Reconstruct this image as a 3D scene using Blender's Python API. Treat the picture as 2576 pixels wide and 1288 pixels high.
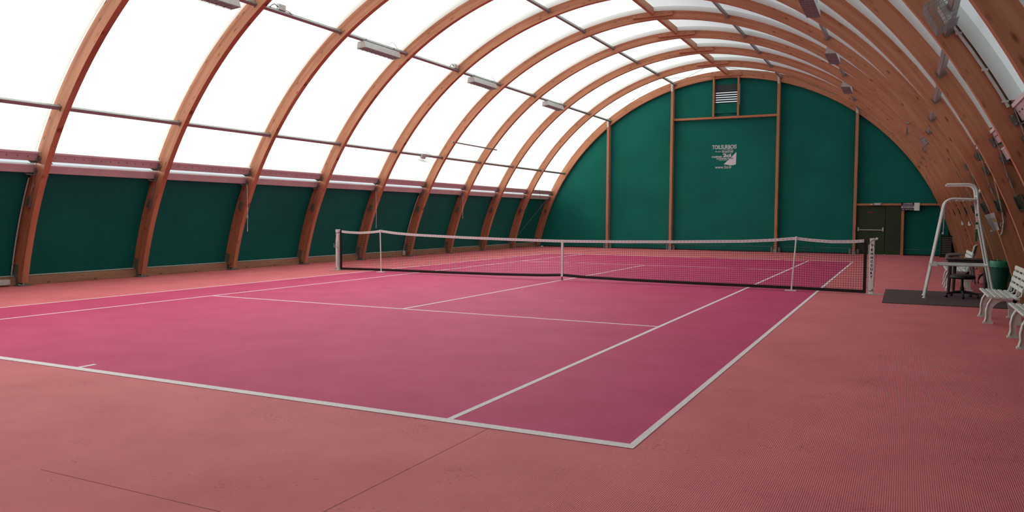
import bpy, math, random
from mathutils import Vector, Matrix
random.seed(7)
S = bpy.context.scene
C = S.collection
for o in list(bpy.data.objects):
    bpy.data.objects.remove(o)
R = math.radians
# ------------------------------------------------------------------ camera
cd = bpy.data.cameras.new('camera')
cam = bpy.data.objects.new('camera', cd); C.objects.link(cam)
cam.location = (6.9794, -16.6251, 1.4640)
cam.rotation_euler = (1.5199, -0.0061, 0.4614)
cd.sensor_width = 36.0; cd.lens = 1986.92 * 36 / 2576; cd.clip_start = 0.05; cd.clip_end = 500
S.camera = cam
# ------------------------------------------------------------------ light
w = bpy.data.worlds.new('sky'); S.world = w; w.use_nodes = True
bg = w.node_tree.nodes['Background']
bg.inputs[0].default_value = (0.86, 0.95, 1.0, 1); bg.inputs[1].default_value = 0.88
sd = bpy.data.lights.new('sun', 'SUN'); sun = bpy.data.objects.new('sun', sd); C.objects.link(sun)
sd.energy = 12.4; sd.angle = R(25); sd.color = (1.0, 0.985, 0.94)
sun.rotation_euler = Vector((1.0, 0.12, -0.26)).to_track_quat('-Z', 'Y').to_euler()   # light travels from the left
S.view_settings.view_transform = 'Standard'; S.view_settings.look = 'None'
S.view_settings.exposure = 0.0; S.view_settings.gamma = 1.0
S.view_settings.use_curve_mapping = False

# ------------------------------------------------------------------ materials
def newmat(name):
    m = bpy.data.materials.new(name); m.use_nodes = True
    nt = m.node_tree; nt.nodes.clear()
    return m, nt, nt.nodes.new, nt.links.new
def principled(name, col, rough=0.6, metal=0.0, noise=0.0, nscale=6.0, bump=0.0, bscale=80.0, coord='Object', spec=0.4):
    m, nt, N, L = newmat(name)
    out = N('ShaderNodeOutputMaterial'); b = N('ShaderNodeBsdfPrincipled'); L(b.outputs[0], out.inputs[0])
    b.inputs['Roughness'].default_value = rough; b.inputs['Metallic'].default_value = metal
    b.inputs['Specular IOR Level'].default_value = spec
    tc = N('ShaderNodeTexCoord')
    n = N('ShaderNodeTexNoise'); n.inputs['Scale'].default_value = nscale; n.inputs['Detail'].default_value = 5
    L(tc.outputs[coord], n.inputs['Vector'])
    r = N('ShaderNodeValToRGB')
    a = tuple(c * (1 - noise) for c in col); d = tuple(min(1, c * (1 + noise)) for c in col)
    r.color_ramp.elements[0].position = 0.3; r.color_ramp.elements[0].color = a + (1,)
    r.color_ramp.elements[1].position = 0.7; r.color_ramp.elements[1].color = d + (1,)
    L(n.outputs['Fac'], r.inputs[0]); L(r.outputs[0], b.inputs['Base Color'])
    if bump:
        n2 = N('ShaderNodeTexNoise'); n2.inputs['Scale'].default_value = bscale; n2.inputs['Detail'].default_value = 3
        L(tc.outputs[coord], n2.inputs['Vector'])
        bp = N('ShaderNodeBump'); bp.inputs['Strength'].default_value = bump; bp.inputs['Distance'].default_value = 0.01
        L(n2.outputs['Fac'], bp.inputs['Height']); L(bp.outputs[0], b.inputs['Normal'])
    return m
def wood_mat(name, c0, c1, lam=0.04, knots=True):
    m, nt, N, L = newmat(name)
    out = N('ShaderNodeOutputMaterial'); b = N('ShaderNodeBsdfPrincipled'); L(b.outputs[0], out.inputs[0])
    b.inputs['Roughness'].default_value = 0.55; b.inputs['Specular IOR Level'].default_value = 0.25
    uv = N('ShaderNodeUVMap')
    def mp(sx, sy):
        k = N('ShaderNodeMapping'); k.inputs['Scale'].default_value = (sx, sy, 1); L(uv.outputs[0], k.inputs[0]); return k
    g = N('ShaderNodeTexNoise'); g.inputs['Scale'].default_value = 1; g.inputs['Detail'].default_value = 6
    L(mp(0.9, 13).outputs[0], g.inputs['Vector'])
    r = N('ShaderNodeValToRGB'); r.color_ramp.elements[0].position = 0.3; r.color_ramp.elements[0].color = c0 + (1,)
    r.color_ramp.elements[1].position = 0.72; r.color_ramp.elements[1].color = c1 + (1,)
    L(g.outputs['Fac'], r.inputs[0]); col = r.outputs[0]
    # laminations: each lamella a slightly different board
    br = N('ShaderNodeTexBrick'); br.offset = 0.37; br.inputs['Scale'].default_value = 1
    br.inputs['Brick Width'].default_value = 2.6; br.inputs['Row Height'].default_value = lam
    br.inputs['Mortar Size'].default_value = 0.0012
    br.inputs['Color1'].default_value = (0.95, 0.94, 0.93, 1); br.inputs['Color2'].default_value = (1.0, 1.0, 1.0, 1)
    br.inputs['Mortar'].default_value = (0.88, 0.84, 0.82, 1)
    L(uv.outputs[0], br.inputs['Vector'])
    mx = N('ShaderNodeMix'); mx.data_type = 'RGBA'; mx.blend_type = 'MULTIPLY'; mx.inputs[0].default_value = 1
    L(col, mx.inputs[6]); L(br.outputs[0], mx.inputs[7]); col = mx.outputs[2]
    if knots:
        v = N('ShaderNodeTexVoronoi'); v.inputs['Scale'].default_value = 1; L(mp(3.6, 9.0).outputs[0], v.inputs['Vector'])
        kr = N('ShaderNodeValToRGB'); kr.color_ramp.elements[0].position = 0.07; kr.color_ramp.elements[0].color = (0.45, 0.34, 0.3, 1)
        kr.color_ramp.elements[1].position = 0.22; kr.color_ramp.elements[1].color = (1, 1, 1, 1)
        L(v.outputs['Distance'], kr.inputs[0])
        m2 = N('ShaderNodeMix'); m2.data_type = 'RGBA'; m2.blend_type = 'MULTIPLY'; m2.inputs[0].default_value = 1
        L(col, m2.inputs[6]); L(kr.outputs[0], m2.inputs[7]); col = m2.outputs[2]
    L(col, b.inputs['Base Color'])
    return m
def carpet(name, c0, c1, ribdir='x', spots=True):
    m, nt, N, L = newmat(name)
    out = N('ShaderNodeOutputMaterial'); b = N('ShaderNodeBsdfPrincipled'); L(b.outputs[0], out.inputs[0])
    b.inputs['Roughness'].default_value = 0.5; b.inputs['Specular IOR Level'].default_value = 0.09
    tc = N('ShaderNodeTexCoord')
    n = N('ShaderNodeTexNoise'); n.inputs['Scale'].default_value = 1.3; n.inputs['Detail'].default_value = 9; n.inputs['Roughness'].default_value = 0.62
    L(tc.outputs['Object'], n.inputs['Vector'])
    r = N('ShaderNodeValToRGB'); r.color_ramp.elements[0].position = 0.28; r.color_ramp.elements[0].color = c0 + (1,)
    r.color_ramp.elements[1].position = 0.66; r.color_ramp.elements[1].color = c1 + (1,)
    L(n.outputs['Fac'], r.inputs[0]); col = r.outputs[0]
    if spots:
        # worn dark crumbs scattered in patches
        s1 = N('ShaderNodeTexNoise'); s1.inputs['Scale'].default_value = 34; s1.inputs['Detail'].default_value = 3
        L(tc.outputs['Object'], s1.inputs['Vector'])
        s2 = N('ShaderNodeTexNoise'); s2.inputs['Scale'].default_value = 2.4; s2.inputs['Detail'].default_value = 4
        L(tc.outputs['Object'], s2.inputs['Vector'])
        mu = N('ShaderNodeMath'); mu.operation = 'MULTIPLY'; L(s1.outputs['Fac'], mu.inputs[0]); L(s2.outputs['Fac'], mu.inputs[1])
        rr = N('ShaderNodeValToRGB'); rr.color_ramp.elements[0].position = 0.35; rr.color_ramp.elements[0].color = (1, 1, 1, 1)
        rr.color_ramp.elements[1].position = 0.44; rr.color_ramp.elements[1].color = (0.74, 0.68, 0.68, 1)
        L(mu.outputs[0], rr.inputs[0])
        mx = N('ShaderNodeMix'); mx.data_type = 'RGBA'; mx.blend_type = 'MULTIPLY'; mx.inputs[0].default_value = 1
        L(col, mx.inputs[6]); L(rr.outputs[0], mx.inputs[7]); col = mx.outputs[2]
    L(col, b.inputs['Base Color'])
    # fine ribs of the needle-felt carpet
    wv = N('ShaderNodeTexWave'); wv.wave_type = 'BANDS'; wv.bands_direction = 'X'; wv.inputs['Scale'].default_value = 28
    wv.inputs['Distortion'].default_value = 0.6; wv.inputs['Detail'].default_value = 2
    L(tc.outputs['Object'], wv.inputs['Vector'])
    fn = N('ShaderNodeTexNoise'); fn.inputs['Scale'].default_value = 160; L(tc.outputs['Object'], fn.inputs['Vector'])
    ad = N('ShaderNodeMath'); ad.operation = 'ADD'; L(wv.outputs['Fac'], ad.inputs[0]); L(fn.outputs['Fac'], ad.inputs[1])
    bp = N('ShaderNodeBump'); bp.inputs['Strength'].default_value = 0.35; bp.inputs['Distance'].default_value = 0.006
    L(ad.outputs[0], bp.inputs['Height']); L(bp.outputs[0], b.inputs['Normal'])
    return m
def membrane_mat(name='translucent_membrane', mixf=0.42, c0=(0.72, 0.78, 0.75, 1), c1=(0.78, 0.83, 0.80, 1)):
    m, nt, N, L = newmat(name)
    out = N('ShaderNodeOutputMaterial')
    t = N('ShaderNodeBsdfTranslucent'); d = N('ShaderNodeBsdfDiffuse'); mx = N('ShaderNodeMixShader')
    tc = N('ShaderNodeTexCoord'); n = N('ShaderNodeTexNoise'); n.inputs['Scale'].default_value = 0.55; n.inputs['Detail'].default_value = 4
    L(tc.outputs['Object'], n.inputs['Vector'])
    r = N('ShaderNodeValToRGB'); r.color_ramp.elements[0].position = 0.3; r.color_ramp.elements[0].color = c0
    r.color_ramp.elements[1].position = 0.7; r.color_ramp.elements[1].color = c1
    L(n.outputs['Fac'], r.inputs[0]); L(r.outputs[0], t.inputs[0])
    d.inputs[0].default_value = (0.66, 0.74, 0.78, 1)
    mx.inputs[0].default_value = mixf; L(t.outputs[0], mx.inputs[1]); L(d.outputs[0], mx.inputs[2]); L(mx.outputs[0], out.inputs[0])
    return m
M = {}
M['wood'] = wood_mat('glulam_wood', (0.39, 0.15, 0.075), (0.56, 0.25, 0.14))
M['wood_board'] = wood_mat('sawn_board', (0.30, 0.165, 0.10), (0.42, 0.25, 0.15), 0.2)
M['girt'] = principled('pale_girt_board', (0.54, 0.48, 0.48), 0.6, 0, 0.08, 3)
M['membrane'] = membrane_mat()
M['flap'] = membrane_mat('thin_flap_fabric', 0.2, (.90, .95, .93, 1), (.94, .97, .95, 1))
M['hem'] = principled('white_hem', (0.72, 0.74, 0.72), 0.6, 0, 0.06)
M['tarp'] = principled('green_tarpaulin', (0.004, 0.135, 0.108), 0.6, 0, 0.12, 0.7, 0.08, 3, spec=0.12)
M['tarp_dark'] = principled('dark_tarpaulin', (0.03, 0.045, 0.045), 0.6, 0, 0.1)
M['steel'] = principled('galvanised_steel', (0.30, 0.31, 0.30), 0.5, 0.55, 0.12, 14)
M['steel_dark'] = principled('weathered_steel', (0.17, 0.17, 0.14), 0.6, 0.2, 0.25, 18)
M['steel_light'] = principled('zinc_plate', (0.52, 0.54, 0.52), 0.5, 0.1, 0.1, 20)
M['black'] = principled('black_plastic', (0.012, 0.011, 0.011), 0.5, 0, 0.2, 9)
M['net'] = principled('dark_net_cord', (0.02, 0.017, 0.017), 0.8, 0, 0.2, 30)
M['white'] = principled('white_paint', (0.82, 0.84, 0.81), 0.45, 0, 0.05, 6)
M['plastic_white'] = principled('white_resin', (0.74, 0.77, 0.73), 0.4, 0, 0.06, 4)
M['strap'] = principled('white_webbing', (0.74, 0.70, 0.70), 0.7, 0, 0.05, 40)
M['salmon'] = carpet('salmon_carpet', (0.66, 0.155, 0.175), (0.78, 0.20, 0.218))
M['court'] = carpet('mauve_carpet', (0.56, 0.05, 0.14), (0.65, 0.07, 0.185), spots=False)
M['line'] = principled('white_line_carpet', (0.90, 0.80, 0.80), 0.85, 0, 0.10, 45, 0.5, 130)
M['seam'] = principled('carpet_seam', (0.40, 0.12, 0.12), 0.9, 0, 0.4, 25)
M['mat'] = principled('dark_doormat', (0.10, 0.055, 0.06), 0.95, 0, 0.3, 60, 0.6, 150)
M['brown'] = principled('brown_resin', (0.06, 0.04, 0.037), 0.5, 0, 0.12, 5)
M['beige'] = principled('beige_resin', (0.36, 0.34, 0.28), 0.5, 0, 0.08, 5)
M['beige_shade'] = principled('shaded_beige_resin', (0.17, 0.14, 0.13), 0.5, 0, 0.1, 5)  # the armchair's beige resin again, with shade put into the colour
M['bin'] = principled('green_bin_plastic', (0.012, 0.10, 0.06), 0.45, 0, 0.1, 5)
M['binbag'] = principled('green_bin_bag', (0.04, 0.26, 0.15), 0.35, 0, 0.3, 30, 0.5, 40)
M['door'] = principled('green_door_paint', (0.018, 0.045, 0.012), 0.5, 0, 0.1, 3)
M['red'] = principled('red_sticker', (0.25, 0.015, 0.02), 0.5, 0, 0.2, 30)
M['grey'] = principled('grey_plastic', (0.20, 0.22, 0.20), 0.5, 0, 0.1, 9)
M['paper'] = principled('paper', (0.62, 0.60, 0.60), 0.8, 0, 0.1, 14)
M['yellow'] = principled('yellow_print', (0.45, 0.30, 0.05), 0.8, 0, 0.1, 14)
M['ink'] = principled('grey_print', (0.30, 0.29, 0.30), 0.8, 0, 0.3, 60)
M['greentape'] = principled('green_band', (0.012, 0.16, 0.045), 0.5, 0, 0.1, 9)
M['pink'] = principled('pink_cloth', (0.60, 0.20, 0.22), 0.8, 0, 0.2, 12)
M['print'] = principled('white_print', (0.62, 0.64, 0.66), 0.6, 0, 0.04, 9)
M['print_dark'] = principled('dark_print', (0.02, 0.06, 0.05), 0.6, 0, 0.04, 9)
M['ground'] = principled('outside_gravel', (0.22, 0.21, 0.18), 0.95, 0, 0.2, 2)
M['lamp_glass'] = principled('lamp_diffuser', (0.58, 0.60, 0.58), 0.3, 0, 0.05, 5)

# ------------------------------------------------------------------ mesh building
STUFF = {'bolts', 'lacing_bolts', 'clips', 'lashings', 'wire_cage', 'wire_guard', 'netting', 'louvre_blades'}
class MB:
    def __init__(s): s.v = []; s.f = []; s.uv = []
    def quad(s, a, b, c, d, ua=None):
        i = len(s.v); s.v += [tuple(a), tuple(b), tuple(c), tuple(d)]; s.f.append((i, i+1, i+2, i+3))
        if ua is None:
            a, b, d = Vector(a), Vector(b), Vector(d); lu = (b-a).length; lv = (d-a).length
            ua = [(0, 0), (lu, 0), (lu, lv), (0, lv)] if lu >= lv else [(0, 0), (0, lu), (lv, lu), (lv, 0)]
        s.uv += ua
        return s
    def box(s, x0, x1, y0, y1, z0, z1, M4=None):
        p = [Vector((x, y, z)) for z in (z0, z1) for y in (y0, y1) for x in (x0, x1)]
        if M4: p = [M4 @ q for q in p]
        o = (random.random()*20, random.random()*5)
        for q in ((0, 2, 3, 1), (4, 5, 7, 6), (0, 1, 5, 4), (2, 6, 7, 3), (0, 4, 6, 2), (1, 3, 7, 5)):
            a, b, c, d = (p[k] for k in q); lu = (b-a).length; lv = (d-a).length
            ua = [(0, 0), (lu, 0), (lu, lv), (0, lv)] if lu >= lv else [(0, 0), (0, lu), (lv, lu), (lv, 0)]
            s.quad(a, b, c, d, [(u+o[0], v+o[1]) for u, v in ua])
        return s
    def bbox(s, x0, x1, y0, y1, z0, z1, b=0.01, M4=None):
        """box with chamfered vertical and horizontal edges along its longest axis"""
        d = [x1-x0, y1-y0, z1-z0]; ax = d.index(max(d)); b = min(b, min(d)*0.45)
        lo = [x0, y0, z0]; hi = [x1, y1, z1]; o = [k for k in range(3) if k != ax]
        a0, a1, c0, c1 = lo[o[0]], hi[o[0]], lo[o[1]], hi[o[1]]
        pr = [(a0+b, c0), (a1-b, c0), (a1, c0+b), (a1, c1-b), (a1-b, c1), (a0+b, c1), (a0, c1-b), (a0, c0+b)]
        def P(t, q):
            r = [0, 0, 0]; r[ax] = t; r[o[0]], r[o[1]] = q; r = Vector(r); return M4 @ r if M4 else r
        n = 8; i = len(s.v)
        s.v += [tuple(P(lo[ax], q)) for q in pr] + [tuple(P(hi[ax], q)) for q in pr]
        per = 0
        for k in range(n):
            k2 = (k+1) % n; L_ = math.dist(pr[k], pr[k2])
            s.f.append((i+k, i+k2, i+n+k2, i+n+k)); s.uv += [(0, per), (0, per+L_), (d[ax], per+L_), (d[ax], per)]; per += L_
        s.f.append(tuple(i+n-1-k for k in range(n))); s.uv += [(pr[n-1-k]) for k in range(n)]
        s.f.append(tuple(i+n+k for k in range(n))); s.uv += [(pr[k]) for k in range(n)]
        return s
    def tube(s, pts, r, n=8, cap=True):
        pts = [Vector(p) for p in pts]; rr = r if isinstance(r, (list, tuple)) else [r]*len(pts)
        i0 = len(s.v); up = None; L_ = 0
        for k, p in enumerate(pts):
            t = (pts[min(k+1, len(pts)-1)] - pts[max(k-1, 0)]).normalized()
            if up is None: up = Vector((0, 0, 1)) if abs(t.z) < 0.9 else Vector((0, 1, 0))
            a = t.cross(up).normalized(); up = a.cross(t).normalized()
            for j in range(n):
                h = 2*math.pi*j/n + math.pi/n; s.v.append(tuple(p + (a*math.cos(h)+up*math.sin(h))*rr[k]))
        for k in range(len(pts)-1):
            l2 = L_ + (pts[k+1]-pts[k]).length
            for j in range(n):
                a = i0+k*n+j; b = i0+k*n+(j+1) % n
                s.f.append((a, b, b+n, a+n)); s.uv += [(L_, j*.02), (L_, j*.02+.02), (l2, j*.02+.02), (l2, j*.02)]
            L_ = l2
        if cap:
            s.f.append(tuple(i0+n-1-j for j in range(n))); s.uv += [(0, 0)]*n
            e = i0+(len(pts)-1)*n; s.f.append(tuple(e+j for j in range(n))); s.uv += [(0, 0)]*n
        return s
    def lathe(s, prof, n=20, c=(0, 0)):
        i0 = len(s.v)
        for r, z in prof:
            for j in range(n):
                h = 2*math.pi*j/n; s.v.append((c[0]+r*math.cos(h), c[1]+r*math.sin(h), z))
        for k in range(len(prof)-1):
            for j in range(n):
                a = i0+k*n+j; b = i0+k*n+(j+1) % n
                s.f.append((a, b, b+n, a+n)); s.uv += [(0, 0), (1, 0), (1, 1), (0, 1)]
        s.f.append(tuple(i0+n-1-j for j in range(n))); s.uv += [(0, 0)]*n
        e = i0+(len(prof)-1)*n; s.f.append(tuple(e+j for j in range(n))); s.uv += [(0, 0)]*n
        return s
    def ribbon(s, pts, y0, y1):
        """pts (x, z, width): a flat strip of varying width in the XZ plane, thick from y0 to y1"""
        Ls = []; Rs = []
        for k, (x, z, wd) in enumerate(pts):
            a = pts[max(k-1, 0)]; b = pts[min(k+1, len(pts)-1)]
            t = Vector((b[0]-a[0], b[1]-a[1])).normalized(); nn = Vector((-t.y, t.x))*wd/2
            Ls.append((x+nn.x, z+nn.y)); Rs.append((x-nn.x, z-nn.y))
        for k in range(len(pts)-1):
            l0, l1, r0, r1 = Ls[k], Ls[k+1], Rs[k], Rs[k+1]
            P = lambda q, y: (q[0], y, q[1])
            s.quad(P(r0, y0), P(r1, y0), P(l1, y0), P(l0, y0)); s.quad(P(l0, y1), P(l1, y1), P(r1, y1), P(r0, y1))
            s.quad(P(l0, y0), P(l1, y0), P(l1, y1), P(l0, y1)); s.quad(P(r0, y1), P(r1, y1), P(r1, y0), P(r0, y0))
        for k, fl in ((0, 1), (len(pts)-1, 0)):
            l, r = Ls[k], Rs[k]; q = [(l[0], y0, l[1]), (l[0], y1, l[1]), (r[0], y1, r[1]), (r[0], y0, r[1])]
            s.quad(*(q[::-1] if fl else q))
        return s
    def poly(s, pts3, th):
        """flat polygon extruded by vector th"""
        n = len(pts3); i = len(s.v); th = Vector(th)
        s.v += [tuple(p) for p in pts3] + [tuple(Vector(p)+th) for p in pts3]
        s.f.append(tuple(range(i, i+n))); s.uv += [(0, 0)]*n
        s.f.append(tuple(i+2*n-1-k for k in range(n))); s.uv += [(0, 0)]*n
        for k in range(n):
            k2 = (k+1) % n; s.f.append((i+k, i+n+k, i+n+k2, i+k2)); s.uv += [(0, 0), (0, .05), (.3, .05), (.3, 0)]
        return s
    def mesh(s, name):
        me = bpy.data.meshes.new(name); me.from_pydata(s.v, [], s.f)
        l = me.uv_layers.new(name='UVMap')
        flat = [c for u in s.uv for c in u]
        l.data.foreach_set('uv', flat)
        me.validate(); me.update(); return me
    def pieces(s):
        """groups of faces whose islands do not touch one another"""
        key = {}; rid = []
        for v in s.v: rid.append(key.setdefault(tuple(round(c, 5) for c in v), len(key)))
        par = list(range(len(key)))
        def find(a):
            while par[a] != a: par[a] = par[par[a]]; a = par[a]
            return a
        for f in s.f:
            a = find(rid[f[0]])
            for q in f[1:]: par[find(rid[q])] = a
        isl = {}
        for i, f in enumerate(s.f): isl.setdefault(find(rid[f[0]]), []).append(i)
        G = []
        for fs in isl.values():
            vs = [s.v[q] for i in fs for q in s.f[i]]
            G.append([[min(v[c] for v in vs)-.004 for c in range(3)], [max(v[c] for v in vs)+.004 for c in range(3)], list(fs)])
        ch = True
        while ch and len(G) > 1:
            ch = False
            for i in range(len(G)):
                for j in range(i+1, len(G)):
                    if all(G[i][0][c] <= G[j][1][c] and G[j][0][c] <= G[i][1][c] for c in range(3)):
                        G[i] = [[min(p) for p in zip(G[i][0], G[j][0])], [max(p) for p in zip(G[i][1], G[j][1])], G[i][2]+G[j][2]]
                        del G[j]; ch = True; break
                if ch: break
        return [sorted(g[2]) for g in G]
    def subset(s, fs):
        m = MB(); off = []; k = 0
        for f in s.f: off.append(k); k += len(f)
        for i in fs:
            b = len(m.v); f = s.f[i]; m.v += [s.v[q] for q in f]; m.f.append(tuple(range(b, b+len(f)))); m.uv += s.uv[off[i]:off[i]+len(f)]
        return m
    def build_all(s, name, mat, parent=None, smooth=False):
        return [s.subset(g).build(name, mat, parent, smooth, nosplit=True) for g in s.pieces()]
    def build(s, name, mat, parent=None, smooth=False, weld=True, nosplit=False):
        import bmesh
        if not nosplit and parent is not None and name not in STUFF and len(s.f) < 400:
            g = s.pieces()
            if len(g) > 1:
                return [s.subset(q).build(name, mat, parent, smooth, weld, True) for q in g][0]
        me = s.mesh(name)
        bm = bmesh.new(); bm.from_mesh(me)
        if weld: bmesh.ops.remove_doubles(bm, verts=bm.verts, dist=1e-5)
        bmesh.ops.recalc_face_normals(bm, faces=bm.faces)
        bm.to_mesh(me); bm.free()
        me.materials.append(M[mat])
        if smooth:
            for p in me.polygons: p.use_smooth = True
            me.set_sharp_from_angle(angle=R(40))
        o = bpy.data.objects.new(name, me); C.objects.link(o); o.parent = parent
        if name in STUFF: o['kind'] = 'stuff'
        return o
def link_copy(src, parent, loc=None):
    c = src.copy(); C.objects.link(c); c.parent = parent
    if loc is not None: c.location = loc
    return c
def thing(name, label, cat, loc=(0, 0, 0), rz=0, group=None):
    o = bpy.data.objects.new(name, None); C.objects.link(o); o.location = loc; o.rotation_euler = (0, 0, rz)
    o.empty_display_size = 0.1
    return tag(o, label, cat, group)
def tag(o, label, cat, group=None):
    o['label'] = label; o['category'] = cat
    if group: o['group'] = group
    return o
def structure(name, mb=None, mat=None, label=None):
    if mb: o = mb.build(name, mat)
    else:
        o = bpy.data.objects.new(name, None); C.objects.link(o); o.empty_display_size = 0.1
    o['kind'] = 'structure'
    if label: o['label'] = label
    return o
def copy_tree(root, loc=None):
    r = root.copy(); C.objects.link(r)
    if loc is not None: r.location = loc
    for ch in list(root.children):
        c = ch.copy(); C.objects.link(c); c.parent = r
        for g in list(ch.children):
            d = g.copy(); C.objects.link(d); d.parent = c
    return r
def text_mesh(body, name, mat, parent, x0, x1, z0, z1, y, bold=0.0, shear=0.0, face=-1, depth=0.002):
    """lettering standing in the XZ plane, read from -Y, fitted to a box"""
    cu = bpy.data.curves.new('t', 'FONT'); cu.body = body; cu.size = 1; cu.offset = bold; cu.shear = shear; cu.resolution_u = 3
    to = bpy.data.objects.new('t', cu); C.objects.link(to)
    dg = bpy.context.evaluated_depsgraph_get(); me = bpy.data.meshes.new_from_object(to.evaluated_get(dg))
    bpy.data.objects.remove(to); bpy.data.curves.remove(cu)
    xs = [v.co.x for v in me.vertices]; ys = [v.co.y for v in me.vertices]
    ax, bx, ay, by = min(xs), max(xs), min(ys), max(ys)
    for v in me.vertices:
        v.co = ((v.co.x-ax)/(bx-ax)*(x1-x0)+x0, y, (v.co.y-ay)/(by-ay)*(z1-z0)+z0)
    me.materials.clear(); me.materials.append(M[mat])
    o = bpy.data.objects.new(name, me); C.objects.link(o); o.parent = parent
    return o

# ------------------------------------------------------------------ hall geometry
SP = 2.7621
def RY(k): return 17.9404 - SP*(10-k)            # near face of rib k
TH = 0.125
CX, CZ, RI, RO = -0.25, -1.77, 9.18, 9.50
RM = 9.52                                          # membrane radius
_DX = {0: .14, 1: .12, 2: .07, 3: .06, 4: .045, 5: .03, 6: .015}
def DXK(k): return .14 if k < 0 else _DX.get(k, 0.0)    # the right side runs in slightly towards the near end
def DXY(y):
    t = (y-RY(0))/SP; k = math.floor(t); f = t-k; return DXK(k)*(1-f)+DXK(k+1)*f
def side_w(th): return max(0.0, min(1.0, (R(82)-th)/R(45)))
def arc(r, th, sx=1): return (sx*(CX + r*math.cos(th)), CZ + r*math.sin(th))
ARC = arc
def th_at_z(r, z): return math.asin((z-CZ)/r)
def th_top(r): return math.acos(-CX/r)
def xarc(r, z): return CX + math.sqrt(r*r-(z-CZ)**2)
YA, YB = RY(-3), 18.14
RIBS = list(range(-2, 11))
ORD = ['first', 'second', 'third', 'fourth', 'fifth', 'sixth', 'seventh', 'eighth', 'ninth', 'tenth', 'eleventh', 'twelfth', 'thirteenth', 'fourteenth']

# ------------------------------------------------------------------ floor and court
fl = structure('floor', MB().box(-9.6, 9.6, YA-0.4, YB+0.3, -0.2, 0.0), 'salmon', 'salmon carpet around the tennis court')
structure('ground', MB().box(-60, 60, -60, 60, -0.5, -0.22), 'ground', 'ground outside the hall')
HW, SW, BL, SL = 5.485, 4.115, 11.885, 6.40
court = MB().box(-HW, HW, -BL, BL, -0.01, 0.002).build('court_carpet', 'court', fl)
def cline(x0, x1, y0, y1): MB().box(x0, x1, y0, y1, -0.005, 0.004).build('court_line', 'line', court)
for s in (-1, 1):
    cline(-HW, HW, s*BL-(0.09 if s > 0 else 0), s*BL+(0 if s > 0 else 0.09))
    a, b = sorted((s*HW, s*(HW-0.05))); cline(a, b, -BL+.09, BL-.09)
    a, b = sorted((s*SW, s*(SW-0.05))); cline(a, b, -BL+.09, BL-.09)
    cline(-SW+.05, SW-.05, s*SL-.025, s*SL+.025)
    y0, y1 = sorted((s*(BL-0.09), s*(BL-0.26))); cline(-.025, .025, y0, y1)
cline(-.025, .025, -SL+.025, SL-.025)
for (x0, x1, y0, y1) in ((4.449, 4.453, YA, -BL), (-4.1, -4.096, YA, -BL), (2.6, 4.0, -13.843, -13.839)):
    MB().box(x0, x1, y0, y1, -0.01, 0.0012).build('carpet_seam', 'seam', fl)

# ------------------------------------------------------------------ ceiling membrane
ce = structure('ceiling', label='translucent white membrane roof')
def sheet(st, sx, name, n=30, z0=2.68):
    """sheet swept over the arch through stations (y, radius)"""
    mb = MB()
    def P(y, r, f):
        t0 = th_at_z(r, z0); t1 = th_top(r); t = t0+(t1-t0)*f; x, z = arc(r, t, sx)
        if sx > 0: x -= DXY(y)*side_w(t)
        return (x, y, z)
    for (ya, ra), (yb, rb_) in zip(st, st[1:]):
        for i in range(n):
            fa, fb = i/n, (i+1)/n
            mb.quad(P(ya, ra, fa), P(yb, rb_, fa), P(yb, rb_, fb), P(ya, ra, fb))
    return mb.build(name, 'flap' if name == 'edge_flap' else 'membrane', ce, smooth=True)
for k in range(-3, 10):
    for sx in (-1, 1):
        y0 = RY(k)+TH/2 if k > -3 else YA-.1; y1 = RY(k+1)+TH/2 if k < 9 else YB+.05
        sheet([(y0, RM), (y1, RM)], sx, 'membrane_panel')
        if -2 <= k+1 < 10:      # cable-edged flap just in front of the timber
            sheet([(RY(k+1)-.17, RM-.005), (RY(k+1)-.10, 9.395)], sx, 'edge_flap')

# ------------------------------------------------------------------ arch ribs
def arch_half(sx, dx=0.0):
    mb = MB(); n = 44; z0 = 0.06
    def arc(r, t, sx): x, z = ARC(r, t, sx); return (x-dx*side_w(t), z)
    ti0, to0 = th_at_z(RI, z0), th_at_z(RO, z0); ti1, to1 = th_top(RI), th_top(RO)
    off = random.random()*30
    for i in range(n):
        f0, f1 = i/n, (i+1)/n
        I0 = arc(RI, ti0+(ti1-ti0)*f0, sx); I1 = arc(RI, ti0+(ti1-ti0)*f1, sx)
        O0 = arc(RO, to0+(to1-to0)*f0, sx); O1 = arc(RO, to0+(to1-to0)*f1, sx)
        u0 = off+f0*10.6; u1 = off+f1*10.6
        P = lambda q, y: (q[0], y, q[1])
        mb.quad(P(I0, 0), P(I1, 0), P(O1, 0), P(O0, 0), [(u0, 0), (u1, 0), (u1, .35), (u0, .35)])
        mb.quad(P(O0, TH), P(O1, TH), P(I1, TH), P(I0, TH), [(u0, 1), (u1, 1), (u1, 1.35), (u0, 1.35)])
        mb.quad(P(I1, 0), P(I0, 0), P(I0, TH), P(I1, TH), [(u1, 2.005), (u0, 2.005), (u0, 2.035), (u1, 2.035)])
        mb.quad(P(O0, 0), P(O1, 0), P(O1, TH), P(O0, TH), [(u0, 3), (u1, 3), (u1, 3.1), (u0, 3.1)])
    for th, r in ((0, 0),):
        I0, O0 = arc(RI, ti0, sx), arc(RO, to0, sx)
        mb.quad((I0[0], 0, I0[1]), (O0[0], 0, O0[1]), (O0[0], TH, O0[1]), (I0[0], TH, I0[1]))
    return mb
halves = {}
def rib_shared(sx, v):
    if (sx, v) not in halves: halves[(sx, v)] = arch_half(sx)
    return halves[(sx, v)]
proto_parts = {}
def rot_on_arc(r, z, sx):
    th = th_at_z(r, z); x, zz = arc(r, th, sx); return x, zz, th
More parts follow.
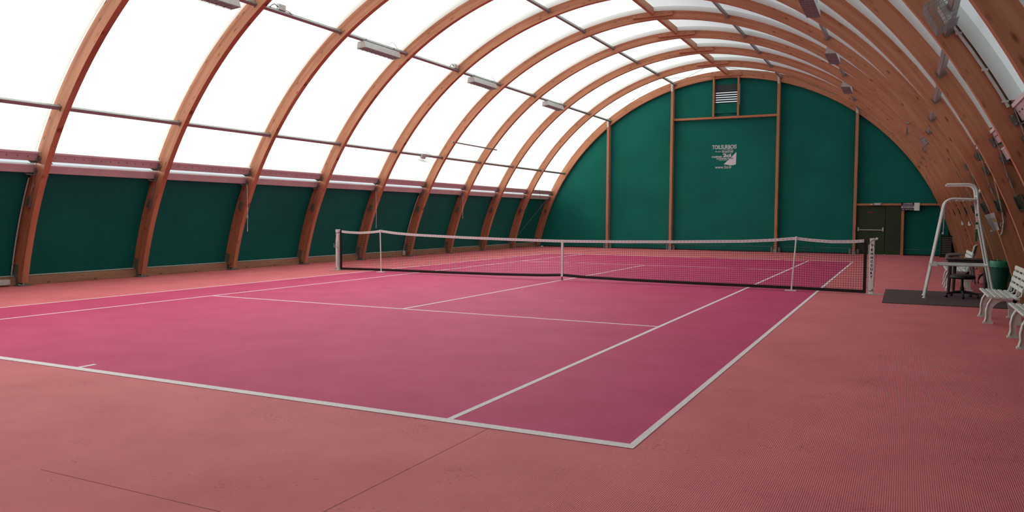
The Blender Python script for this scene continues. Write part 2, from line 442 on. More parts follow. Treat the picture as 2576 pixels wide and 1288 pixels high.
def frame_at(r, z, sx):
    """matrix: local x = tangent (up the arch), local z = radial outwards, local y = world Y"""
    th = th_at_z(r, z); x, zz = arc(r, th, sx)
    rad = Vector((sx*math.cos(th), 0, math.sin(th))); tan = Vector((-sx*math.sin(th), 0, math.cos(th)))
    m = Matrix(((tan.x, 0, rad.x, x), (0, 1, 0, 0), (tan.z, 0, rad.z, zz), (0, 0, 0, 1))); return m
def place(key, t, off):
    for s0 in proto_parts[key]:
        c = link_copy(s0, t, off)
        for g in s0.children: link_copy(g, c)
def build_rib(k):
    far = 10-k
    if k == 10: lab = 'curved timber arch rib against the green far end wall'
    else: lab = f'curved timber arch rib, {ORD[far]} counting from the green far end wall'
    t = thing('arch_rib', lab, 'arch rib', (0, RY(k), 0), 0, 'timber arch ribs of the hall')
    for sx in (-1, 1):
        off = (-DXK(k), 0, 0) if sx > 0 else (0, 0, 0)
        if sx > 0 or (sx, k % 3) not in proto_parts:
            proto_parts[(sx, k % 3)] = arch_half(sx, DXK(k) if sx > 0 else 0).build('arch_half', 'wood', t, smooth=False)
        else: link_copy(proto_parts[(sx, k % 3)], t)
        # steel shoe: two flat plates up the sides, a foot plate
        key = ('shoe', sx)
        if key not in proto_parts:
            mb = MB(); fr = frame_at(9.42, 0.24, sx)
            mb.box(-.24, .2, -.012, 0, -.08, .12, fr); mb.box(-.24, .2, TH, TH+.012, -.08, .12, fr)
            a, b = sorted((sx*8.72, sx*9.22)); mb.box(a, b, -.06, TH+.06, 0.002, .02)
            a, b = sorted((sx*8.86, sx*9.2)); mb.box(a, b, -.012, 0, .02, .14); mb.box(a, b, TH, TH+.012, .02, .14)
            shs = mb.build_all('steel_shoe', 'steel_dark', t); sh = shs[0]
            b2 = MB()
            for du in (-.02, .12):
                for dv in (-.04, .06):
                    p = fr @ Vector((du, 0, dv)); b2.tube([(p.x, -.03, p.z), (p.x, -.012, p.z)], .014, 6)
            b2.build('bolts', 'steel_dark', sh)
            proto_parts[key] = shs
            for o in shs: o.location = off
        else: place(key, t, off)
        # two girt brackets with bolts
        for zc, nm in ((2.50, 'a'), (2.27, 'b')):
            key = ('br', sx, nm)
            if key not in proto_parts:
                fr = frame_at(9.385, zc, sx)
                mb = MB(); mb.box(-.065, .065, -.010, 0, -.055, .10, fr); mb.box(-.065, .065, TH, TH+.010, -.055, .10, fr)
                mb.box(-.075, -.065, -.16, -.01, -.02, .10, fr); mb.box(-.075, .075, -.16, -.01, .09, .10, fr)
                mb.box(-.075, -.065, TH+.01, TH+.16, -.02, .10, fr); mb.box(-.075, .075, TH+.01, TH+.16, .09, .10, fr)
                brs = mb.build_all('girt_bracket', 'steel_dark', t); br = brs[0]
                b2 = MB()
                for du in (-.045, .045):
                    for dv in (-.03, .05):
                        p = fr @ Vector((du, 0, dv)); b2.tube([(p.x, -.025, p.z), (p.x, -.009, p.z)], .013, 6)
                b2.build('bolts', 'steel', br); proto_parts[key] = brs
                for o in brs: o.location = off
            else: place(key, t, off)
        # tension cable from the membrane corner to a turnbuckle and anchor channel
        key = ('ca', sx)
        if key not in proto_parts:
            p = lambda r, z, y: (sx*xarc(r+.055, z), y, z)
            tl = MB().tube([p(9.36, 2.66, -.03), p(9.31, 2.3, -.035), p(9.27, 2.06, -.03)], .006, 6)
            tl.tube([p(9.27, 2.06, -.03), p(9.27, 2.02, -.03)], .012, 6)
            q = [p(9.27, 2.02, -.03)]
            cx_, cz_ = q[0][0], q[0][2]-.03
            tl.tube([(cx_+.022*math.sin(h), -.03, cz_+.03*math.cos(h)) for h in [2*math.pi*i/10 for i in range(11)]], .006, 5)
            tl.tube([p(9.268, 1.97, -.03), p(9.262, 1.88, -.03)], .014, 8)
            tl.tube([p(9.262, 1.88, -.03), p(9.258, 1.76, -.03)], .006, 6)
            cab = tl.build('tension_cable', 'steel', t)
            fr = frame_at(9.32, 1.69, sx); mb = MB()
            mb.box(-.11, .09, -.012, 0, -.05, .05, fr); mb.box(-.11, .09, -.06, -.012, -.05, -.042, fr); mb.box(-.11, .09, -.06, -.012, .042, .05, fr)
            mb.box(-.11, -.10, -.06, -.012, -.042, .042, fr)
            an = mb.build('anchor_channel', 'steel_dark', t); proto_parts[key] = (cab, an); cab.location = off; an.location = off
        else:
            for s0 in proto_parts[key]: link_copy(s0, t, off)
    # splice plate at the ridge
    if 'splice' not in proto_parts:
        mb = MB(); Mr = Matrix.Rotation(R(-0.5), 4, 'Y')
        mb.bbox(-.62, .62, -.07, 0, 7.47, 7.62, .006)
        mb.bbox(-.62, .62, TH, TH+.07, 7.47, 7.62, .006)
        sps = mb.build_all('splice_plate', 'wood', t); sp = sps[0]
        b2 = MB()
        for x in (-.5, -.3, .3, .5): b2.tube([(x, -.085, 7.545), (x, -.07, 7.545)], .018, 8)
        b2.build('bolts', 'steel_dark', sp); proto_parts['splice'] = sps
    else: place('splice', t, (0, 0, 0))
    return t
for k in RIBS: build_rib(k)

# ------------------------------------------------------------------ ridge beam and purlins
rb = thing('ridge_beam', 'reddish timber ridge beam running along the crown of the roof', 'beam', (0, 0, 7.55))
for k in RIBS[:-1]:
    MB().bbox(-.05, .05, RY(k)+TH, RY(k+1), -.03, .18, .004).build('beam_length', 'wood', rb)
PUR = {'lowest': (7.4537, 3.4609, 42), 'middle': (5.1935, 5.8065, 0), 'upper': (2.2173, 7.2534, 0)}
for nm, (px_, pz_, _) in PUR.items():
    for sx in (-1, 1):
        t = thing('purlin_row', f'{nm} row of grey steel purlins on the {"left" if sx < 0 else "right"} side of the roof', 'purlin', (sx*px_, 0, pz_))
        th = math.atan2(pz_-CZ, px_-CX); rad = Vector((sx*math.cos(th), 0, math.sin(th))); tan = Vector((-sx*math.sin(th), 0, math.cos(th)))
        fr = Matrix(((tan.x, 0, rad.x, 0), (0, 1, 0, 0), (tan.z, 0, rad.z, 0), (0, 0, 0, 1)))
        h = .038
        src = None; wgt = side_w(th)
        pdx = lambda k: wgt*(DXK(k)+DXK(k+1))/2 if sx > 0 else 0
        for k in RIBS[:-1]:
            L0, L1 = TH, SP
            if src is None:
                mb = MB(); mb.bbox(-h, h, L0, L1, -h, h*1.25, .008, fr)
                src = mb.build('purlin_tube', 'steel', t); src.location = (-pdx(k), RY(k), 0)
                b = MB(); b.box(-h*1.35, h*1.35, L1-.012, L1-.002, -h*1.35, h*1.7, fr); b.box(-h*1.35, h*1.35, L0+.002, L0+.012, -h*1.35, h*1.7, fr)
                b.build('end_plate', 'steel_dark', src)
            else:
                c = link_copy(src, t, (-pdx(k), RY(k), 0))
                for g in src.children: link_copy(g, c)

# ------------------------------------------------------------------ side walls
for sx, nm in ((-1, 'wall_left'), (1, 'wall_right')):
    wl = structure(nm, label=f'green tarpaulin side wall on the {"left" if sx < 0 else "right"}')
    rw = 9.505
    for k in range(-3, 10):
        y0 = RY(k)+TH/2; y1 = RY(k+1)+TH/2 if k < 9 else YB
        mb = MB(); n = 8
        zz = [0.15+(2.30-0.15)*i/n for i in range(n+1)]
        for i in range(n):
            xa, xb = sx*xarc(rw, zz[i]), sx*xarc(rw, zz[i+1]); d0, d1 = (DXY(y0), DXY(y1)) if sx > 0 else (0, 0)
            mb.quad((xa-d0, y0, zz[i]), (xa-d1, y1, zz[i]), (xb-d1, y1, zz[i+1]), (xb-d0, y0, zz[i+1]))
        mb.build('tarp_panel', 'tarp', wl, smooth=True)
        g0, g1 = RY(k)+TH+.012, RY(k+1)-.012
        for (za, zb, tag_) in ((2.495, 2.645, 1), (2.27, 2.41, 0)):
            fr = frame_at(9.48, (za+zb)/2, sx); hh = (zb-za)/2*1.13
            if sx > 0: fr = Matrix.Translation((-(DXK(k)+DXK(k+1))/2, 0, 0)) @ fr
            g = MB().bbox(-hh, hh, g0, g1, -.06, 0.02, .005, fr).build('girt', 'girt', wl)
            if tag_ == 1:
                b = MB()
                for i in range(12):
                    p = fr @ Vector((0.01, g0+.2+i*(g1-g0-.4)/11, -.06)); q = fr @ Vector((0.01, g0+.2+i*(g1-g0-.4)/11, -.072))
                    b.tube([p, q], .010, 6)
                bo = b.build('lacing_bolts', 'steel_dark', g); bo['kind'] = 'stuff'
                MB().box(hh-.004, hh+.035, g0-.02, g1+.02, -.075, .03, fr).build('membrane_hem', 'hem', g)
            else:
                MB().box(hh-.004, hh+.016, g0, g1, -.065, .02, fr).build('slot_trim', 'hem', g)
        bb = MB().bbox(*sorted((sx*8.93, sx*9.03)), g0, g1, 0.0, .18, .005).build('base_beam', 'wood_board', wl)
        MB().tube([(sx*8.985, g0, .195), (sx*8.985, g1, .195)], .013, 6).build('base_rail', 'steel_light', bb)

# ------------------------------------------------------------------ far end wall
wf = structure('wall_far', label='green tarpaulin end wall at the far side')
YT = 18.12
def xin_gable(r, x): return CZ + math.sqrt(max(0, r*r-(abs(x)-CX)**2))
def gable_panel(x0, x1, z0, y, parent, name='tarp_panel', r=RO-.02, ztop=None):
    mb = MB(); n = max(2, int((x1-x0)/.3))
    for i in range(n):
        a = x0+(x1-x0)*i/n; b = x0+(x1-x0)*(i+1)/n
        za = xin_gable(r, a) if ztop is None else ztop; zb = xin_gable(r, b) if ztop is None else ztop
        mb.quad((a, y, z0), (b, y, z0), (b, y, max(z0, zb)), (a, y, max(z0, za)))
    return mb.build(name, 'tarp', parent)
cols = (-5.285, -2.335, 2.145, 5.165)
edges = [-9.05, *cols, 9.05]
for i in range(5):
    x0, x1 = edges[i], edges[i+1]
    if i == 2:
        gable_panel(x0, x1, .02, YT, wf, ztop=5.72)
        gable_panel(x0, -.52, 5.72, YT, wf); gable_panel(.52, x1, 5.72, YT, wf)
        # patch around the louvre, above and below
        gable_panel(-.52, .52, 7.14, YT, wf)
        gable_panel(-.52, .52, 5.72, YT, wf, ztop=6.26)
    elif i == 4:
        gable_panel(x0, x1-.55, 2.0, YT, wf); gable_panel(6.9, 8.75, .02, YT, wf, ztop=2.0)
        gable_panel(x1-.56, x1, .02, YT, wf)
        gable_panel(x0, 6.9, .02, YT+.08, wf, ztop=2.0)
    else: gable_panel(x0, x1, .02, YT, wf)
for cx_ in cols:
    ztop = xin_gable(RO, cx_)
    p = MB().bbox(cx_-.055, cx_+.055, 17.84, 18.10, .12, ztop-.02, .006).build('wind_post', 'wood', wf)
    MB().box(cx_-.058, cx_+.03, 17.825, 17.84, ztop-.42, ztop-.04).build('post_bracket', 'steel_light', p)
    mb = MB().box(cx_-.07, cx_+.07, 17.82, 18.11, 0, .14)
    for d in (-.14, .14): mb.box(cx_+d-.012, cx_+d+.012, 17.86, 18.08, 0, .22); mb.box(cx_+d-.05, cx_+d+.05, 17.95, 17.97, 0, .2)
    mb.build('post_shoe', 'steel', p)
MB().bbox(-2.28, 2.09, 17.93, 18.08, 5.68, 5.77, .005).build('cross_beam', 'wood', wf)
for x in (-.55, .49):
    MB().bbox(x-.035, x+.035, 17.90, 18.08, 5.77, xin_gable(RI, x)+.25, .005).build('short_post', 'wood', wf)
MB().bbox(5.22, 8.36, 17.93, 18.10, 1.955, 2.04, .005).build('door_lintel', 'wood', wf)
MB().bbox(6.845, 6.945, 17.92, 18.10, 0, 1.955, .005).build('door_post', 'wood', wf)
mb = MB()
for i in range(4):
    mb.tube([(edges[i]+(.12 if i else .4), YT-.012, .23), (edges[i+1]-.12, YT-.012, .23)], .005, 5)
mb.tube([(7.0, YT-.012, .23), (8.5, YT-.012, .23)], .005, 5)
mb.build('tarp_cord', 'steel', wf)
mb = MB().box(-8.6, 5.1, YT-.03, YT+.02, 0, .05); mb.box(6.95, 8.8, YT-.03, YT+.02, 0, .05); mb.build('floor_batten', 'black', wf)
# louvre vent
vt = thing('louvre_vent', 'dark louvred air vent letting in daylight high on the green end wall', 'vent', (-.04, 18.06, 6.26))
mb = MB().box(-.5, .5, .0, .10, .60, .88); mb.box(-.5, -.46, 0, .1, -.35, .62); mb.box(.46, .5, 0, .1, -.35, .62); mb.build('vent_hood', 'tarp_dark', vt)
for i in range(6):
    z = .10+i*.098; Mx = Matrix.Translation((0, .05, z)) @ Matrix.Rotation(R(-28), 4, 'X')
    MB().box(-.47, .47, -.045, .045, -.007, .007, Mx).build('louvre_slat', 'tarp_dark', vt)
mb = MB(); n = 14
for i in range(n):
    x0 = -.5+i/n; x1 = -.5+(i+1)/n
    f = lambda x: .10-.13*max(0, abs(x+.05)*2-.55)**1.0+.06*(abs(x) > .45)
    g = lambda x, z: .0+.035*math.sin(x*9+z*14)
    for z0, z1 in ((-.34, -.2), (-.2, -.06)): mb.quad((x0, g(x0, z0), z0), (x1, g(x1, z0), z0), (x1, g(x1, z1), z1), (x0, g(x0, z1), z1))
    mb.quad((x0, g(x0, -.06), -.06), (x1, g(x1, -.06), -.06), (x1, -.02, .06+.05*abs(x1)), (x0, -.02, .06+.05*abs(x0)))
mb.build('slack_flap', 'tarp', vt, smooth=True)
# printed logo
LX = lambda zx: -.62+(1750+zx/12.88-1791)*.01694
LZ = lambda zy: 4.58-(340+zy/12.88-365)*.0172
lg = thing('printed_emblem', 'white printed maker emblem with sail on the green end wall', 'emblem', (0, 0, 0))
Yp = YT-.006
text_mesh('TOILSURBOIS', 'lettering', 'print', lg, LX(535), LX(1330), LZ(460), LZ(328), Yp, .022)
text_mesh('Procédé', 'lettering', 'print', lg, LX(638), LX(818), LZ(560), LZ(515), Yp, .0, .3)
text_mesh('mathis', 'lettering', 'print', lg, LX(885), LX(1200), LZ(565), LZ(498), Yp, .01)
def rounded(x0, x1, z0, z1, r, n=6):
    pts = []
    for cx_, cz_, a in ((x1-r, z1-r, 0), (x0+r, z1-r, 90), (x0+r, z0+r, 180), (x1-r, z0+r, 270)):
        for i in range(n+1): h = R(a+90*i/n); pts.append((cx_+r*math.cos(h), cz_+r*math.sin(h)))
    return pts
o1 = rounded(LX(858), LX(1225), LZ(592), LZ(475), (LZ(475)-LZ(592))*.49); o2 = rounded(LX(868), LX(1215), LZ(582), LZ(485), (LZ(485)-LZ(582))*.49)
mb = MB()
for i in range(len(o1)):
    j = (i+1) % len(o1); mb.quad((o1[i][0], Yp, o1[i][1]), (o1[j][0], Yp, o1[j][1]), (o2[j][0], Yp, o2[j][1]), (o2[i][0], Yp, o2[i][1]))
mb.build('oval_outline', 'print', lg)
text_mesh('CASPAR', 'lettering', 'print', lg, LX(530), LX(868), LZ(735), LZ(680), Yp, .035)
text_mesh('2ci', 'lettering', 'print', lg, LX(890), LX(1158), LZ(722), LZ(612), Yp, .05)
text_mesh('CONFECTI', 'lettering', 'print', lg, LX(685), LX(1105), LZ(795), LZ(745), Yp, .035)
text_mesh('ON', 'lettering', 'print_dark', lg, LX(1112), LX(1215), LZ(785), LZ(738), Yp-.004, .03)
text_mesh('INDUSTRIE', 'lettering', 'print', lg, LX(765), LX(1030), LZ(833), LZ(808), Yp, .01)
sail = [(LX(1325), LZ(568)), (LX(1315), LZ(960))]
for i in range(9):
    f = i/8; zx = 1315-(1315-925)*f; zy = 960+30*math.sin(f*math.pi*1.3)*(1-f*.35)+8*f; sail.append((LX(zx), LZ(zy)))
mb = MB(); i = len(mb.v); mb.v += [(a, Yp, b) for a, b in sail]; mb.f.append(tuple(range(len(sail)))); mb.uv += [(0, 0)]*len(sail)
mb.build('sail_shape', 'print', lg)
text_mesh('www.2ci.fr', 'lettering', 'print', lg, LX(645), LX(1185), LZ(1085), LZ(1000), Yp, .012)
# door
dr = structure('door_1', label='dark green double door with a push bar in the far wall')
for (a, b) in ((5.235, 6.27), (6.285, 6.84)):
    MB().bbox(a, b, 18.02, 18.06, .01, 1.95, .004).build('door_leaf', 'door', dr)
mb = MB().tube([(5.30, 17.93, .99), (6.20, 17.93, .985)], .017, 8)
for x in (5.30, 6.20):
    mb.box(x-.03, x+.03, 17.99, 18.02, .93, 1.09); mb.tube([(x, 17.93, .99), (x, 17.94, 1.05), (x, 18.0, 1.07)], .016, 6)
mb.build('push_bar', 'steel_light', dr)
MB().box(5.64, 5.83, 18.015, 18.02, 1.665, 1.70).build('warning_sticker', 'red', dr)
MB().box(6.84, 6.86, 17.99, 18.02, .0, .2).build('door_stop', 'steel', dr)
# signs over the door
el = thing('emergency_light', 'small grey emergency light over the green door', 'emergency light', (5.98, 17.90, 1.955))
MB().bbox(-.15, .15, -.05, .03, 0, .115, .012).build('housing', 'grey', el)
mb = MB().box(-.105, .105, -.058, -.05, .025, .09); mb.build('lamp_cover', 'lamp_glass', el)
MB().box(-.245, -.175, -.01, .03, .035, .065).build('test_button', 'white', el)
sg = thing('court_maker_sign', 'small black and white sign plate beside the door lintel', 'sign', (6.83, 17.90, 1.765))
MB().box(0, .45, -.02, .0, 0, .305).build('black_plate', 'black', sg)
MB().box(.45, .64, -.03, .0, -.005, .30).build('white_plate', 'white', sg)
MB().box(.0, .45, -.024, -.02, .095, .165).build('white_band', 'print', sg)
text_mesh('COTENNIS', 'lettering', 'print', sg, .07, .39, .235, .29, -.0215, .03)
text_mesh('TENNCOURT', 'lettering', 'black', sg, .02, .43, .107, .153, -.0255, .04)
MB().box(.03, .43, -.023, -.02, .197, .212).build('small_print', 'print', sg)
text_mesh('TEL. 04.77.22.24', 'lettering', 'print', sg, .02, .43, .02, .06, -.0215, .02)

# ------------------------------------------------------------------ near end wall behind the camera
wn = structure('wall_near', label='green tarpaulin end wall behind the viewer')
gable_panel(-9.2, 9.2, 0, YA-.05, wn)

# ------------------------------------------------------------------ wire bracing in the last bay
for sx in (-1, 1):
    t = thing('wire_bracing', f'crossed thin steel bracing wires in the last roof bay, {"left" if sx < 0 else "right"} side', 'bracing wire')
    y9, y10 = RY(9)+TH+.01, RY(10)-.02
    def q(x, z, y): return (sx*x, y, z)
    for (a, b) in (((2.61, 7.0), (4.5, 6.36)), ((4.62, 6.0), (3.25, 6.95)), ((5.43, 5.44), (7.2, 4.03)), ((7.06, 3.72), (6.02, 5.22)),
                   ((8.58, .62), (8.02, 2.62)), ((7.6, 2.98), (8.5, .75)), ((2.3, 7.1), (.4, 7.5)), ((.4, 7.38), (2.2, 7.3))):
        MB().tube([q(a[0], a[1], y9), q(b[0], b[1], y10)], .007, 5).build('wire', 'steel_dark', t)

# ------------------------------------------------------------------ loose bars, lamps
for sx in (-1, 1):
    MBt = MB().tube([(sx*6.97, 6.80, 3.975), (sx*6.95, 10.05, 3.95)], .027, 10)
    o = MBt.build('steel_bar', 'steel'); tag(o, f'short loose steel tube fixed under two ribs on the {"left" if sx < 0 else "right"}', 'steel tube')
def strip_light(sx, y, lab):
    th = math.atan2(5.8065-CZ, 5.1935-CX)
    t = thing('strip_light', lab, 'strip light', (sx*5.1935, y, 5.8065), 0, 'strip lights under the middle purlins')
    tilt = Matrix.Rotation(sx*R(4), 4, 'Y')
    mb = MB(); L_ = .76
    prof = [(-.10, -.055), (.10, -.055), (.135, -.215), (-.135, -.215)]
    for e in (-L_, L_):
        pass
    p0 = [tilt @ Vector((x, -L_, z)) for x, z in prof]; p1 = [tilt @ Vector((x, L_, z)) for x, z in prof]
    for i in (0, 1, 3):
        j = (i+1) % 4; mb.quad(p0[i], p0[j], p1[j], p1[i])
    mb.quad(*p0); mb.quad(*p1[::-1])
    mb.build('reflector', 'steel_light', t)
    mb = MB()
    for x in (-.06, .06): mb.tube([tilt @ Vector((x, -L_+.04, -.17)), tilt @ Vector((x, L_-.04, -.17))], .018, 8)
    mb.build('fluorescent_tubes', 'lamp_glass', t)
    mb = MB()
    for i in range(9):
        yy = -L_+.02+i*(2*L_-.04)/8; mb.tube([tilt @ Vector((-.135, yy, -.225)), tilt @ Vector((.135, yy, -.225))], .005, 5)
    for x in (-.135, -.045, .045, .135): mb.tube([tilt @ Vector((x, -L_, -.225)), tilt @ Vector((x, L_, -.225))], .005, 5)
    mb.build('wire_guard', 'steel', t)
    mb = MB()
    for yy in (-.6, .6): mb.box(-.05, .05, yy-.02, yy+.02, -.07, .02, tilt)
    mb.build('hanger', 'steel_dark', t)
    mb = MB()
    for i in range(14):
        yy = -L_+.05+i*(2*L_-.1)/13; mb.box(-.128, .128, yy-.004, yy+.004, -.214, -.17, tilt)
    mb.build('louvre_blades', 'lamp_glass', t)
    mb = MB().tube([tilt @ Vector((.03, .35, .06)), tilt @ Vector((.05, .5, .16)), tilt @ Vector((.05, .62, .15)), tilt @ Vector((.03, .78, .05))], .008, 6)
    mb.build('supply_cable', 'steel_light', t)
    return t
yl = {(-1, 'a'): -5.45, (-1, 'b'): .16, (-1, 'c'): 5.68, (-1, 'd'): 11.32}
nm = {'a': 'nearest', 'b': 'second nearest', 'c': 'third', 'd': 'farthest'}
for key in 'abcd':
    for sx in (-1, 1):
        strip_light(sx, yl[(-1, key)], f'grey trough strip light, {nm[key]} on the {"left" if sx < 0 else "right"} purlin row')
def cage_light(sx, y, lab, s=1.0):
    t = thing('caged_floodlight', lab, 'floodlight', (sx*7.4537-(DXY(y) if sx > 0 else 0), y, 3.4609), 0, 'caged floodlights on the lowest purlins')
    Mx = Matrix.Rotation(sx*R(62), 4, 'Y')
    P = lambda x, yy, z: Mx @ Vector((x*s, yy*s, z*s))
    mb = MB()
    a = [P(x, yy, -.05) for x, yy in ((-.09, -.13), (.09, -.13), (.09, .13), (-.09, .13))]
    b = [P(x, yy, -.16) for x, yy in ((-.12, -.17), (.12, -.17), (.12, .17), (-.12, .17))]
    mb.quad(*a)
    for i in range(4): j = (i+1) % 4; mb.quad(a[i], b[i], b[j], a[j])
    mb.build('housing', 'steel_light', t)
    MB().quad(*[P(x, yy, -.158) for x, yy in ((-.115, -.165), (.115, -.165), (.115, .165), (-.115, .165))]).build('glass', 'lamp_glass', t)
    mb = MB(); X, Yl, Z0, Z1 = .20, .26, -.02, -.32
    for i in range(8):
        f = -X+2*X*i/7; mb.tube([P(f, -Yl, Z0), P(f, -Yl, Z1), P(f, Yl, Z1), P(f, Yl, Z0)], .005*s, 5)
    for i in range(9):
        f = -Yl+2*Yl*i/8; mb.tube([P(-X, f, Z0), P(-X, f, Z1), P(X, f, Z1), P(X, f, Z0)], .005*s, 5)
    for z in (-.09, -.16, -.24):
        mb.tube([P(-X, -Yl, z), P(X, -Yl, z), P(X, Yl, z), P(-X, Yl, z), P(-X, -Yl, z)], .005*s, 5)
    mb.build('wire_cage', 'steel', t)
    MB().box(-.03, .03, -.05, .05, -.06, .04, Mx).build('clamp', 'steel_dark', t)
    return t
cage_light(-1, 5.62, 'small caged floodlight on the left lowest purlin row', .75)
cage_light(1, 6.35, 'small caged floodlight on the right lowest purlin row, far away', .55)
cage_light(1, -7.95, 'large wire-caged floodlight at the top right among the nearest ribs', .66)
for y, lab in ((-3.38, 'small cable box on the left middle purlin, nearer of two'), (4.0, 'small cable box on the left middle purlin, farther of two')):
    t = thing('cable_box', lab, 'cable box', (-5.1935, y, 5.85), 0, 'cable boxes on the purlin')
    MB().bbox(-.04, .04, -.10, .10, .0, .13, .01).build('box', 'steel_light', t)
    MB().tube([(0, -.10, .06), (0, -.2, .1), (.02, -.3, .05), (.03, -.38, -.02)], .01, 6).build('cable', 'black', t)
    MB().tube([(0, .10, .04), (.03, .2, .02), (.03, .32, -.02)], .012, 6).build('cable', 'steel_light', t)

# ------------------------------------------------------------------ left wall fittings
for k, lab in ((1, 'thin pale conduit beside the nearest visible left rib'), (6, 'thin pale conduit beside the fifth left rib from the far wall')):
    y = RY(k)-.05
    mb = MB().tube([(-xarc(9.46, z), y, z) for z in (.22, .6, 1.0, 1.4, 1.8, 2.15)], .014, 8)
    t = thing('conduit_pipe', lab, 'conduit', (0, 0, 0)); mb.build('pipe', 'steel_light', t)
    mb = MB()
    for z in (.45, 1.0, 1.6): x = -xarc(9.46, z); mb.box(x-.02, x+.02, y-.02, y+.02, z-.01, z+.01)
    mb.build('clips', 'steel', t)
tag(MB().bbox(-9.0, -8.86, RY(1)-.55, RY(1)-.16, .03, .14, .01).build('junction_box', 'steel_light'), 'pale junction box on the base beam at the left picture edge', 'junction box')
tag(MB().bbox(-8.93, -8.86, RY(6)-.26, RY(6)-.14, .05, .20, .01).build('junction_box', 'steel_light'), 'small pale box low on the left wall behind the net', 'junction box')
for k, z1, lab in ((3, 1.02, 'thin white pull cord hanging on the left wall in front of the third visible rib'),
                   (5, 1.05, 'thin white pull cord hanging on the left wall left of the net post'),
                   (7, 1.35, 'thin white pull cord hanging on the left wall, farthest of three')):
    x = -xarc(9.30, 2.2); y = RY(k)-.06
    t = thing('pull_cord', lab, 'cord', (x, y, z1), 0, 'pull cords on the left wall')
    MB().tube([(0, 0, 2.22-z1), (.01, 0, .5), (0, 0, .03)], .006, 5).build('cord', 'strap', t)
    MB().tube([(0, 0, .06), (0, 0, 0)], .012, 6).build('toggle', 'steel_light', t)
    if k == 3: MB().box(-.02, .02, -.01, .01, .34, .42).build('clip', 'steel_light', t)

# ------------------------------------------------------------------ net
def lerp(tab, x):
    x = abs(x)
    for (a, va), (b, vb) in zip(tab, tab[1:]):
        if x <= b: f = (x-a)/(b-a); return va+(vb-va)*f
    return tab[-1][1]
def smooth_tab(tab, n=200, ws=3):
    xs = [6.34*i/n for i in range(n+1)]; vs = [lerp(tab, x) for x in xs]
    for _ in range(ws): vs = [vs[0]]+[(vs[i-1]+2*vs[i]+vs[i+1])/4 for i in range(1, n)]+[vs[-1]]
    return lambda x: lerp(list(zip(xs, vs)), x)
ztop = smooth_tab([(0, .918), (1.2, .93), (2.6, .955), (4.0, .995), (4.6, 1.03), (5.03, 1.075), (5.3, 1.045), (5.7, 1.02), (6.1, 1.03), (6.34, 1.055)])
zbot = smooth_tab([(0, .095), (.5, .07), (1.6, .05), (3, .04), (5, .035), (6.34, .02)])
net = thing('tennis_net', 'black tennis net with white top band stretched across the court', 'net', (0, 0, 0))
W = 6.34
mb = MB(); d = .0023
nx = 282
for i in range(nx+1):
    x = -W+2*W*i/nx; zt, zb = ztop(x)-.03, zbot(x)+.03
    mb.quad((x-d, 0, zb), (x+d, 0, zb), (x+d, 0, zt), (x-d, 0, zt)); mb.quad((x, -d, zb), (x, d, zb), (x, d, zt), (x, -d, zt))
nz = 21
for j in range(nz+1):
    f = j/nz
    for i in range(128):
        xa, xb = -W+2*W*i/128, -W+2*W*(i+1)/128
        za = (zbot(xa)+.03)*(1-f)+(ztop(xa)-.03)*f; zb = (zbot(xb)+.03)*(1-f)+(ztop(xb)-.03)*f
        mb.quad((xa, 0, za-d), (xb, 0, zb-d), (xb, 0, zb+d), (xa, 0, za+d)); mb.quad((xa, -d, za), (xb, -d, zb), (xb, d, zb), (xa, d, za))
nt_ = mb.build('netting', 'net', net, weld=False); nt_['kind'] = 'stuff'
def band(fz, h0, h1, name, mat, y=.011):
    mb = MB(); n = 160
    for i in range(n):
        xa, xb = -W+2*W*i/n, -W+2*W*(i+1)/n; za, zb = fz(xa), fz(xb)
        for yy, s in ((-y, 1), (y, -1)):
            mb.quad((xa, yy, za+h0), (xb, yy, zb+h0), (xb, yy, zb+h1), (xa, yy, za+h1), [(xa, 0), (xb, 0), (xb, 1), (xa, 1)])
        mb.quad((xa, -y, za+h1), (xb, -y, zb+h1), (xb, y, zb+h1), (xa, y, za+h1), [(xa, 1), (xb, 1), (xb, 1), (xa, 1)])
        mb.quad((xa, -y, za+h0), (xb, -y, zb+h0), (xb, y, zb+h0), (xa, y, za+h0), [(xa, 0), (xb, 0), (xb, 0), (xa, 0)])
    return mb.build(name, mat, net)
def band_mat():
    m, nt, N, L = newmat('stitched_band')
    out = N('ShaderNodeOutputMaterial'); b = N('ShaderNodeBsdfPrincipled'); L(b.outputs[0], out.inputs[0]); b.inputs['Roughness'].default_value = .7
    uv = N('ShaderNodeUVMap'); sp = N('ShaderNodeSeparateXYZ'); L(uv.outputs[0], sp.inputs[0])
    def math_(op, a, c, v=None):
        n = N('ShaderNodeMath'); n.operation = op
        for k, z in enumerate((a, c, v)):
            if z is None: continue
            if isinstance(z, (int, float)): n.inputs[k].default_value = z
            else: L(z, n.inputs[k])
        return n.outputs[0]
    sh = math_('ADD', sp.outputs[0], math_('MULTIPLY', sp.outputs[1], -.03))
    fr = math_('FRACT', math_('MULTIPLY', sh, 13.0), 0)
    a = math_('LESS_THAN', fr, .45)
    c = math_('LESS_THAN', math_('ABSOLUTE', math_('SUBTRACT', sp.outputs[1], .5), 0), .17)
    mx = N('ShaderNodeMix'); mx.data_type = 'RGBA'; L(math_('MULTIPLY', a, c), mx.inputs[0])
    mx.inputs[6].default_value = (.76, .73, .73, 1); mx.inputs[7].default_value = (.54, .42, .44, 1); L(mx.outputs[2], b.inputs[0])
    return m
M['band'] = band_mat()
band(ztop, -.055, .004, 'top_band', 'band')
band(zbot, -.005, .055, 'bottom_band', 'black', .012)
for s in (-1, 1):
    x = s*W; mb = MB().box(min(x, x-s*.055), max(x, x-s*.055), -.013, .013, zbot(x)-.005, ztop(x)+.004); mb.build('side_band', 'black', net)
